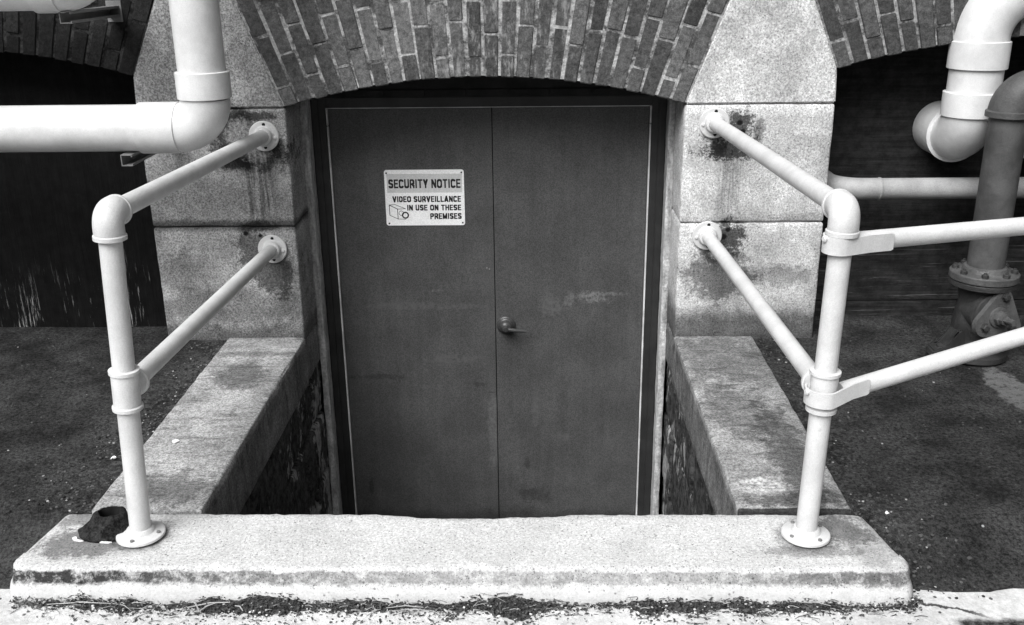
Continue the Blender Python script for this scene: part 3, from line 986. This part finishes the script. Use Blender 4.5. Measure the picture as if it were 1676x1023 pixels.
bm = bmesh.new(); add_tube(bm, [(xv, yv, 1.20)] + arc_pts((xv, yv, 1.425), (0, 0, -.195), (.195, 0, 0), 16) + [(xv + .23, yv, 1.425)], rv + .003, 40)
obj('upper_elbow', bm, PVC, T)
bm = bmesh.new(); add_tube(bm, [(xv + .2, yv, 1.425), (3, yv, 1.425), (4.4, yv, 1.425)], rv, 40); obj('horizontal_pipe', bm, PVC, T)
T = thing('drain_pipe', (2.26, 0, .9), 'white plastic pipe elbow at the right picture edge behind the grey iron pipe', 'pipe')
x2 = 2.275
bm = bmesh.new(); add_tube(bm, [(x2, yv, zo + .11), (x2, yv, 1.1), (x2, yv, 1.21)], rv, 40); obj('vertical_pipe', bm, PVC, T)
bm = bmesh.new(); hub(bm, (x2, yv, .935), (0, 0, 1), .095, rv + .011)
add_tube(bm, arc_pts((x2, yv, zo), (0, 0, .12), (0, .12, 0), 14), rv + .003, 40)
add_lathe(bm, (x2, yv + .12, zo), (0, 1, 0), [(-.012, rv + .003), (-.010, rv + .017), (.002, rv + .017), (.006, rv + .011), (.18, rv + .011), (.185, rv)], 40)
obj('lower_elbow', bm, PVC, T)
# grey horizontal pipe with an elbow into the wall
T = thing('water_pipe', (1.6, .1, .66), 'thin pale grey pipe running level across the right bay and bending back into the boards', 'pipe')
yh, zh, rh = .085, .624, .044
xe = 1.45
bm = bmesh.new(); add_tube(bm, [(xe + .19, yh, zh), (2.4, yh, zh), (4, yh, zh)], rh, 30); obj('horizontal_pipe', bm, PVC_D, T)
bm = bmesh.new()
add_tube(bm, [(xe + .19, yh, zh)] + arc_pts((xe, yh, zh), (.115, 0, 0), (0, .115, 0), 14) + [(xe, .30, zh)], rh + .001, 30)
add_lathe(bm, (xe + .175, yh, zh), (1, 0, 0), [(0, rh), (.004, rh + .0035), (.010, rh + .003), (.014, rh)], 30)
obj('elbow', bm, PVC_D, T)
# grey iron pipe standing on a valve
T = thing('iron_pipe', (1.99, -.2, .3), 'upright grey iron pipe with hooded elbow, its round flange bolted onto the dark valve', 'pipe')
xg, yg, rg = 1.985, -.20, .0695
ze = 1.052
bm = bmesh.new(); add_tube(bm, [(xg, yg, .36), (xg, yg, .6), (xg, yg, ze - .06)], rg, 36); obj('upright_pipe', bm, IRON, T)
bm = bmesh.new()
add_tube(bm, [(xg, yg, ze - .085)] + arc_pts((xg, yg, ze + .008), (0, 0, -.085), (.085, 0, 0), 14) + [(xg + .14, yg, ze + .008)], rg + .009, 36)
add_lathe(bm, (xg, yg, ze - .092), (0, 0, 1), [(0, rg), (.002, rg + .016), (.022, rg + .016), (.027, rg + .008)], 40)
add_lathe(bm, (xg + .12, yg, ze + .008), (1, 0, 0), [(0, rg + .008), (.003, rg + .016), (.022, rg + .016), (.026, rg)], 40)
obj('hooded_elbow', bm, IRON, T)
bm = bmesh.new(); add_tube(bm, [(xg + .13, yg, ze + .008), (3, yg, ze + .008), (4, yg, ze + .008)], rg, 36); obj('horizontal_pipe', bm, IRON, T)
bm = bmesh.new()
add_lathe(bm, (xg, yg, .345), (0, 0, 1), [(-.020, .126), (-.017, .129), (.006, .129), (.009, .126), (.010, .092), (.014, .086), (.030, .080), (.034, .070)], 56)
fl = obj('pipe_flange', bm, VALVE_LIT, T)
for k in range(8):
    a = R(22.5 + 45 * k)
    bm = bmesh.new()
    q = Vector((xg + .107 * math.cos(a), yg + .107 * math.sin(a), .3545))
    add_lathe(bm, q, (0, 0, 1), [(0, .0135), (.013, .0135), (.015, .010)], 6)
    add_lathe(bm, q, (0, 0, 1), [(.014, .007), (.021, .006)], 10)
    obj('bolt', bm, VALVE, fl, False)
T = thing('gate_valve', (2.0, -.2, 0), 'dark cast iron valve at ground level with a rounded triangular cover plate and square stem', 'valve')
bm = bmesh.new()
add_lathe(bm, (xg, yg, .322), (0, 0, -1), [(0, .123), (.003, .126), (.020, .126), (.023, .122), (.025, .098), (.04, .088), (.09, .080), (.15, .090), (.20, .095), (.25, .085), (.28, .095), (.295, .11), (.300, .13), (.320, .132)], 48)
# side bonnet towards the camera
bd = Vector((.20, -.96, .10)).normalized()
bo = Vector((xg - .005, yg, .190))
add_lathe(bm, bo, bd, [(0, .082), (.075, .080), (.078, .088), (.088, .088), (.090, .076), (.098, .076), (.102, .086), (.112, .084)], 36)
obj('valve_body', bm, VALVE, T)
bm = bmesh.new()
u, v = frame(bd)
if v.z < 0: u, v = -u, -v
cen = bo + bd * .112
pts = []
for a0, rad, off in ((75, .030, (.022, .082)), (205, .048, (-.052, -.030)), (320, .044, (.060, -.045))):
    for k in range(-6, 7):
        a = R(a0 + k * 10)
        pts.append((off[0] + rad * math.cos(a), off[1] + rad * math.sin(a)))
pts.sort(key=lambda p: math.atan2(p[1], p[0]))
f0 = [bm.verts.new(cen + u * p[0] + v * p[1]) for p in pts]
f1 = [bm.verts.new(cen + bd * .020 + u * p[0] * .97 + v * p[1] * .97) for p in pts]
bm.faces.new(f0); bm.faces.new(f1)
for i in range(len(pts)):
    k = (i + 1) % len(pts)
    bm.faces.new((f0[i], f0[k], f1[k], f1[i]))
add_lathe(bm, cen + bd * .019, bd, [(0, .042), (.008, .040), (.010, .034)], 28)
cpz = obj('cover_plate', bm, VALVE_LIT, T, True, sharp=45)
for off in ((.022, .080), (-.058, -.036), (.060, -.048)):
    bm = bmesh.new()
    add_lathe(bm, cen + bd * .019 + u * off[0] + v * off[1], bd, [(0, .019), (.003, .019), (.0035, .0145), (.016, .0145), (.018, .010)], 6)
    obj('bolt', bm, VALVE, cpz, False)
bm = bmesh.new()
add_lathe(bm, cen + bd * .027, bd, [(0, .030), (.02, .029), (.022, .024), (.040, .022), (.041, .013), (.085, .012)], 8)
add_lathe(bm, cen + bd * .06, bd, [(0, .017), (.022, .017)], 4)
obj('stem', bm, VALVE_LIT, cpz, False)
# splayed foot at the left
bm = bmesh.new()
fx, fy = xg - .10, yg - .01
prism(bm, [(fx + .05, .135), (fx + .01, .12), (fx - .035, .045), (fx - .08, .035), (fx - .085, .004), (fx + .06, .004)], fy - .05, fy + .03, .006)
add_lathe(bm, (fx - .035, fy - .01, .036), (0, 0, 1), [(0, .022), (.012, .022), (.014, .016)], 6)
obj('foot', bm, VALVE, T)

# ------------------------------------------------------------------ security sign on the left leaf
SX, SZ, SW, SH = -0.4702, 0.6624, 0.356, 0.254
SY = 0.3525
T = thing('security_sign', (SX + SW / 2, SY, SZ - SH), 'white security notice sign with black lettering and camera drawing on the left door leaf', 'sign')
bm = bmesh.new()
pts = []
rc = .011
for cx_, cz_, a0 in ((SX + SW - rc, SZ - rc, 0), (SX + rc, SZ - rc, 90), (SX + rc, SZ - SH + rc, 180), (SX + SW - rc, SZ - SH + rc, 270)):
    for k in range(7):
        a = R(a0 + 15 * k)
        pts.append((cx_ + rc * math.cos(a), cz_ + rc * math.sin(a)))
prism(bm, pts, SY - .0025, SY + .002)
obj('panel', bm, SIGNW, T, False)
def U(u): return SX + SW * u
def Vz(v): return SZ - SH * v
bm = bmesh.new()
add_box(bm, U(.03), U(.975), SY - .0029, SY - .0026, Vz(.405), Vz(.07))
obj('header_band', bm, SIGNG, T, False)
def arcp(cx, cy, rx, ry, a0, a1, n=12):
    return [(cx + rx * math.cos(R(a0 + (a1 - a0) * i / n)), cy + ry * math.sin(R(a0 + (a1 - a0) * i / n))) for i in range(n + 1)]
def glyph(ch, w, t):
    """strokes (centre lines) of a bold grotesque capital, w wide and 1 high"""
    l, r, b, tp, c = t / 2, w - t / 2, t / 2, 1 - t / 2, w / 2
    rx = (w - t) / 2
    if ch == 'S':
        q = (tp - .5) / 2
        return [arcp(c, .5 + q, rx, q, 15, 270) + arcp(c, .5 - q, rx, q, 90, -165)[1:]]
    if ch == 'C': return [arcp(c, tp - rx, rx, rx, 12, 180) + arcp(c, b + rx, rx, rx, 180, 348)]
    if ch == 'O': return [arcp(c, tp - rx, rx, rx, 0, 180) + arcp(c, b + rx, rx, rx, 180, 360) + [(r, tp - rx)]]
    if ch == 'U': return [[(l, 1)] + arcp(c, b + rx, rx, rx, 180, 360) + [(r, 1)]]
    if ch == 'D': return [[(l, b), (l, tp), (c * .8, tp)] + arcp(c * .8, .5 + .12, r - c * .8, tp - .62, 90, 0) + arcp(c * .8, .5 - .12, r - c * .8, tp - .62, 0, -90) + [(l, b)]]
    if ch in 'PR':
        h = .46
        q = (tp - h) / 2
        p = [[(l, 0), (l, tp), (c, tp)] + arcp(c, h + q, r - c, q, 90, -90) + [(l, h)]]
        if ch == 'R': p.append([(c, h), (r * .97, .24), (r, 0)])
        return p
    if ch == 'E': return [[(w, tp), (l, tp), (l, b), (w, b)], [(l, .51), (w * .93, .51)]]
    if ch == 'L': return [[(l, 1), (l, b), (w, b)]]
    if ch == 'I': return [[(w / 2, 0), (w / 2, 1)]]
    if ch == 'T': return [[(0, tp), (w, tp)], [(c, tp), (c, 0)]]
    if ch == 'Y': return [[(l * .9, 1), (c, .42), (w - l * .9, 1)], [(c, .45), (c, 0)]]
    if ch == 'V': return [[(l * .9, 1), (c, .06), (w - l * .9, 1)]]
    if ch == 'A': return [[(l * .9, 0), (c, .94), (w - l * .9, 0)], [(w * .25, .27), (w * .75, .27)]]
    if ch == 'N': return [[(l, 0), (l, 1)], [(l, .93), (r, .07)], [(r, 0), (r, 1)]]
    if ch == 'H': return [[(l, 0), (l, 1)], [(r, 0), (r, 1)], [(l, .52), (r, .52)]]
    if ch == 'M': return [[(l, 0), (l, 1)], [(l, .92), (c, .14), (r, .92)], [(r, 0), (r, 1)]]
    return []
WID = {'I': .24, 'M': .76, 'A': .68, 'V': .66, 'T': .60, 'L': .52, 'E': .54, ' ': .26, 'O': .64, 'N': .62}
def text(body, u0, u1, v0, v1, t):
    adv = [WID.get(ch, .60) for ch in body]
    gap = .085
    total = sum(adv) + gap * (len(body) - 1)
    hs = SH * (v1 - v0)                    # letter height
    ws = SW * (u1 - u0) / total            # horizontal scale
    bm = bmesh.new()
    x = 0.0
    k = 0
    for ch, w in zip(body, adv):
        for line in glyph(ch, w, t):
            for p, q in zip(line, line[1:]):
                a = Vector((U(u0) + (x + p[0]) * ws, 0, Vz(v1) + p[1] * hs))
                b = Vector((U(u0) + (x + q[0]) * ws, 0, Vz(v1) + q[1] * hs))
                d = b - a
                if d.length < 1e-6: continue
                d.normalize()
                n_ = Vector((-d.z, 0, d.x)) * (t * (ws * abs(d.z) + hs * abs(d.x)) / 2)
                e = d * (t * hs * .12 if len(line) > 6 else (t * hs * .45 if (p != line[0]) else 0))
                f = d * (t * hs * .12 if len(line) > 6 else (t * hs * .45 if (q != line[-1]) else 0))
                k += 1
                yy = SY - .0031 - .000003 * (k % 40)
                bm.faces.new([bm.verts.new((c_.x, yy, c_.z)) for c_ in (a - n_ - e, b - n_ + f, b + n_ + f, a + n_ - e)])
        x += w + gap
    obj('lettering', bm, INK, T, False)
text('SECURITY NOTICE', .05, .955, .165, .325, .185)
text('VIDEO SURVEILLANCE', .09, .955, .468, .575, .20)
text('IN USE ON THESE', .27, .955, .625, .728, .20)
text('PREMISES', .56, .958, .778, .885, .20)
bm = bmesh.new()
def stroke(p, q, wd=.0018):
    a = Vector((U(p[0]), 0, Vz(p[1]))); b = Vector((U(q[0]), 0, Vz(q[1])))
    d = (b - a).normalized(); n_ = Vector((-d.z, 0, d.x)) * wd / 2
    a -= d * wd / 2; b += d * wd / 2
    y0, y1 = SY - .0031, SY - .0024
    prism(bm, [(c.x, c.z) for c in (a - n_, b - n_, b + n_, a + n_)], y0, y1)
c = [(.045, .625), (.148, .700), (.150, .880), (.048, .812), (.118, .618), (.250, .695), (.248, .885)]
for i, k in ((0, 1), (1, 2), (2, 3), (3, 0), (0, 4), (4, 5), (5, 1), (2, 6)):
    stroke(c[i], c[k], .0030 if (i, k) in ((1, 2), (0, 1), (3, 0)) else .0021)
def ring(u, v, r, wd):
    N = 28
    for k in range(N):
        a, b = 2 * PI * k / N, 2 * PI * (k + 1) / N
        q = [(U(u) + rr * math.cos(t), Vz(v) + rr * math.sin(t)) for rr, t in ((r, a), (r, b), (r + wd, b), (r + wd, a))]
        prism(bm, q, SY - .0032, SY - .0024)
ring(.245, .812, .0100, .0062)
ring(.195, .775, .0095, .0020)
obj('camera_drawing', bm, INK, T, False)
for u_, v_ in ((.028, .055), (.970, .050), (.035, .962), (.970, .955)):
    bm = bmesh.new()
    add_lathe(bm, (U(u_), SY - .0024, Vz(v_)), (0, -1, 0), [(0, .0042), (.0022, .0034)], 12)
    obj('screw', bm, VALVE, T, False)

# ------------------------------------------------------------------ dark stub beside the left post, paper scraps
T = thing('rusty_stub', (-1.03, -1.53, 0), 'dark rusted hollow stub with torn open top and flared foot beside the left post', 'metal stub')
bm = bmesh.new()
seg = 40
prof_s = [(.0, .094, 1), (.006, .094, 1), (.009, .084, 1), (.022, .074, 1), (.04, .068, 1), (.056, .062, 1), (.070, .055, 1), (.078, .047, 1), (.079, .040, 1), (.072, .036, 0), (.05, .036, 0), (.02, .034, 0)]
rings = []
for h, r, o_ in prof_s:
    rg_ = []
    for k in range(seg):
        a = 2 * PI * k / seg
        rr = r * (1 + .16 * nb(math.cos(a) * 1.4, math.sin(a) * 1.4, h * 14 + 2) + .05 * nb(math.cos(a) * 4, math.sin(a) * 4, h * 40))
        hh = h
        if h > .06: hh += .008 * nb(math.cos(a) * 1.3 + 5, math.sin(a) * 1.3, 0) + .003 * nb(math.cos(a) * 4, math.sin(a) * 4, 9)
        ex = 1.15 if h < .03 else 1.0
        rg_.append(bm.verts.new((-1.028 + .82 * rr * ex * math.cos(a) + .1 * h, -1.535 + rr * .70 * math.sin(a), .002 + hh * .82)))
    rings.append(rg_)
for a, b in zip(rings, rings[1:]):
    for k in range(seg):
        bm.faces.new((a[k], a[(k + 1) % seg], b[(k + 1) % seg], b[k])).material_index = 1 if rings.index(a) >= 8 else 0
bm.faces.new(rings[-1]).material_index = 1
bm.faces.new(rings[0])
obj('stub_body', bm, [RUST, BLACK], T, True, sharp=60)
for poly in ([(-1.118, -1.582), (-1.108, -1.592), (-1.088, -1.597), (-1.080, -1.595), (-1.10, -1.588), (-1.109, -1.574), (-1.115, -1.576)], [(-1.030, -1.603), (-1.004, -1.605), (-.996, -1.601), (-1.025, -1.599)]):
    bm = bmesh.new()
    a = [bm.verts.new((x, y, .0035)) for x, y in poly]
    b = [bm.verts.new((x, y, .0075)) for x, y in poly]
    bm.faces.new(a[::-1]); bm.faces.new(b)
    for i in range(len(poly)):
        k = (i + 1) % len(poly)
        bm.faces.new((a[i], a[k], b[k], b[i]))
    obj('white_edge', bm, PAPER, T, False)
def scrap(name, c, size, lab, seed):
    rnd = random.Random(seed)
    bm = bmesh.new()
    n = 9
    top = [bm.verts.new((c[0] + size * rnd.uniform(.6, 1) * math.cos(2 * PI * k / n), c[1] + size * rnd.uniform(.6, 1.1) * math.sin(2 * PI * k / n), c[2] + rnd.uniform(.003, .010))) for k in range(n)]
    bot = [bm.verts.new(v.co - Vector((0, 0, .0015))) for v in top]
    bm.faces.new(top); bm.faces.new(bot[::-1])
    for i in range(n):
        k = (i + 1) % n
        bm.faces.new((top[i], bot[i], bot[k], top[k]))
    tag(obj(name, bm, PAPER, None, False, c), lab, 'scrap')
scrap('paper_scrap', (-1.024, -0.99, .003), .016, 'small crumpled white paper scrap lying on the left granite curb', 3)
scrap('paper_scrap', (1.235, -1.42, -.012), .008, 'small white scrap on the asphalt beside the right end of the sill', 4)
scrap('paper_scrap', (-1.195, -1.10, .0), .012, 'white scrap on the grit against the outer edge of the left curb', 8)

# ------------------------------------------------------------------ loose stuff: grit along the curbs, litter under the sill
def pebble(bm, c, r, rnd, mat):
    v = bmesh.ops.create_icosphere(bm, subdivisions=1, radius=1.0)['verts']
    s = Vector((r * rnd.uniform(.7, 1.3), r * rnd.uniform(.7, 1.3), r * rnd.uniform(.4, .8)))
    rot = Matrix.Rotation(rnd.uniform(0, 6.28), 3, 'Z')
    for q in v:
        q.co = Vector(c) + rot @ Vector((q.co.x * s.x, q.co.y * s.y, q.co.z * s.z)) * rnd.uniform(.8, 1.2)
    for f in set(f for q in v for f in q.link_faces): f.material_index = mat
GR_D = paint('grit_dark', 0.02, 0.95, .4)
GR_M = paint('grit_mid', 0.09, 0.95, .4)
GR_L = paint('grit_light', 0.38, 0.9, .4)
GR_W = paint('pavement_chip', 0.66, 0.9, .2)
TWIG = paint('straw', 0.42, 0.8, .4)
LEAF = paint('dead_leaf', 0.07, 0.85, .5)
rnd = random.Random(5)
bm = bmesh.new()
for i in range(1500):
    s = rnd.choice((-1, 1))
    y = rnd.uniform(-1.42, 0.1)
    d = abs(rnd.gauss(0, .12)) + .004
    if s > 0 and rnd.random() < .35: y = rnd.uniform(-1.72, -1.3)
    x = s * (1.137 + d + (max(0, -1.42 - y) * .2))
    mt = rnd.choices((0, 1, 2), (.55, .38, .07))[0]
    pebble(bm, (x, y, ground_z(x, y) + .0015), rnd.uniform(.002, .0062) if mt < 2 else rnd.uniform(.0015, .0045), rnd, mt)
for i in range(700):
    s = rnd.choice((-1, 1))
    x = s * rnd.uniform(1.15, 2.4)
    y = rnd.uniform(-1.66, 0.1)
    mt = rnd.choices((0, 1, 2), (.55, .42, .03))[0]
    pebble(bm, (x, y, ground_z(x, y) + .001), rnd.uniform(.0015, .005), rnd, mt)
tag(obj('gravel', bm, [GR_D, GR_M, GR_L], None, False), kind='stuff')

def edge_out(x):    # outer (camera side) edge of the litter strip
    return -1.795 - .034 * nb(x, 1, 0, 4) - .022 * nb(x, 2, 0, 15) - .010 * nb(x, 5, 0, 50) + .03 * max(0, min(1, (-.98 - x) / .1)) - .03 * math.exp(-((x - .155) / .05) ** 2) - .02 * math.exp(-((x + .62) / .16) ** 2) + .01 * max(0, x - .6)
bm = bmesh.new()
NXL, NYL = 260, 7
g = []
for i in range(NXL + 1):
    x = -1.235 + 2.47 * i / NXL
    yo = edge_out(x)
    yi = -1.730
    row = []
    for j in range(NYL + 1):
        f = j / NYL
        y = yi + (yo - yi) * f
        z = -.103 + .031 * (1 - f) ** 1.3 * min(1.5, max(.35, 1 + .9 * nb(x, 4, 0, 4.5) + .5 * nb(x, 8, 0, 14))) * (.35 + .65 * min(1, (1.235 - abs(x)) / .1)) + .005 * nb(x, y, 0, 60) + .004 * (1 - f)
        if j == NYL: z = -.108
        row.append(bm.verts.new((x, y, z)))
    g.append(row)
for a, b in zip(g, g[1:]):
    for j in range(NYL):
        bm.faces.new((a[j], b[j], b[j + 1], a[j + 1])).material_index = 0
def litter_z(x, y):
    yo = edge_out(x)
    f = min(max((-1.735 - y) / max(1e-3, -1.735 - yo), 0), 1.3)
    return -.100 + .031 * max(0, 1 - f) ** 1.3 * min(1.5, max(.35, 1 + .9 * nb(x, 4, 0, 4.5) + .5 * nb(x, 8, 0, 14))) + .003
for i in range(4200):
    x = rnd.uniform(-1.22, 1.22)
    yo = edge_out(x)
    f = rnd.betavariate(1.6, 1.7)
    if rnd.random() < .13: f = 1 + abs(rnd.gauss(0, .35))
    y = -1.742 + (yo + 1.742) * f
    z = litter_z(x, y)
    q = rnd.random()
    if q < .55:
        pebble(bm, (x, y, z), rnd.uniform(.0012, .0038), rnd, rnd.choices((1, 2, 3), (.4, .38, .22))[0])
    elif q < .90:
        a = rnd.uniform(0, 6.28); l = rnd.uniform(.002, .008); wd = l * rnd.uniform(.3, .6)
        dx = Vector((math.cos(a), math.sin(a), rnd.uniform(-.5, .5))) * l
        dy_ = Vector((-math.sin(a), math.cos(a), rnd.uniform(-.6, .6))) * wd
        c0 = Vector((x, y, z + .004))
        bm.faces.new([bm.verts.new(c0 + k) for k in (-dx, -dy_ + Vector((0, 0, .002)), dx, dy_)]).material_index = 5
    else:
        a = rnd.gauss(0, .6); l = rnd.uniform(.004, .018) * (1.6 if rnd.random() < .1 else 1)
        d = Vector((math.cos(a), math.sin(a) * .6, rnd.uniform(-.25, .25))) * l
        c0 = Vector((x, y, z + .004))
        add_tube(bm, [c0 - d, c0 + Vector((rnd.uniform(-.003, .003), rnd.uniform(-.003, .003), .002)), c0 + d], rnd.uniform(.0005, .0011), 5, True, rnd.choice((4, 2, 5, 5, 1)))
for x0, y0, x1, y1, r in ((-1.12, -1.765, -.93, -1.768, .0018), (-.93, -1.768, -.88, -1.79, .0012), (-.735, -1.775, -.62, -1.765, .0022), (-.70, -1.79, -.66, -1.77, .002), (-.605, -1.775, -.58, -1.79, .002), (-.20, -1.775, -.10, -1.773, .0016), (-.2, -1.785, -.07, -1.783, .0012), (.05, -1.745, .12, -1.77, .0009), (.9, -1.76, .98, -1.765, .0013), (-.735, -1.75, -.70, -1.785, .0025)):
    a = Vector((x0, y0, litter_z(x0, y0) + .007)); b = Vector((x1, y1, litter_z(x1, y1) + .007))
    m_ = a.lerp(b, .5) + Vector((.002, .003, .004))
    add_tube(bm, [a, m_, b], [r * .6, r, r * .5], 6, True, 4)
# bits scattered over the pavement
for i in range(900):
    x = rnd.uniform(-1.2, 1.22)
    y = edge_out(x) + rnd.gauss(0.004, .012)
    pebble(bm, (x, y, litter_z(x, y) - .001), rnd.uniform(.0018, .0048), rnd, rnd.choice((6, 6, 6, 2)))
for i in range(330):
    x = rnd.uniform(-1.3, 1.5)
    y = edge_out(min(max(x, -1.2), 1.2)) - abs(rnd.gauss(0, .04))
    pebble(bm, (x, y, -.1), rnd.uniform(.001, .0042), rnd, rnd.choice((1, 1, 2)))
tag(obj('leaf_litter', bm, [DIRT, GR_D, GR_M, GR_L, TWIG, LEAF, GR_W], None, False), kind='stuff')
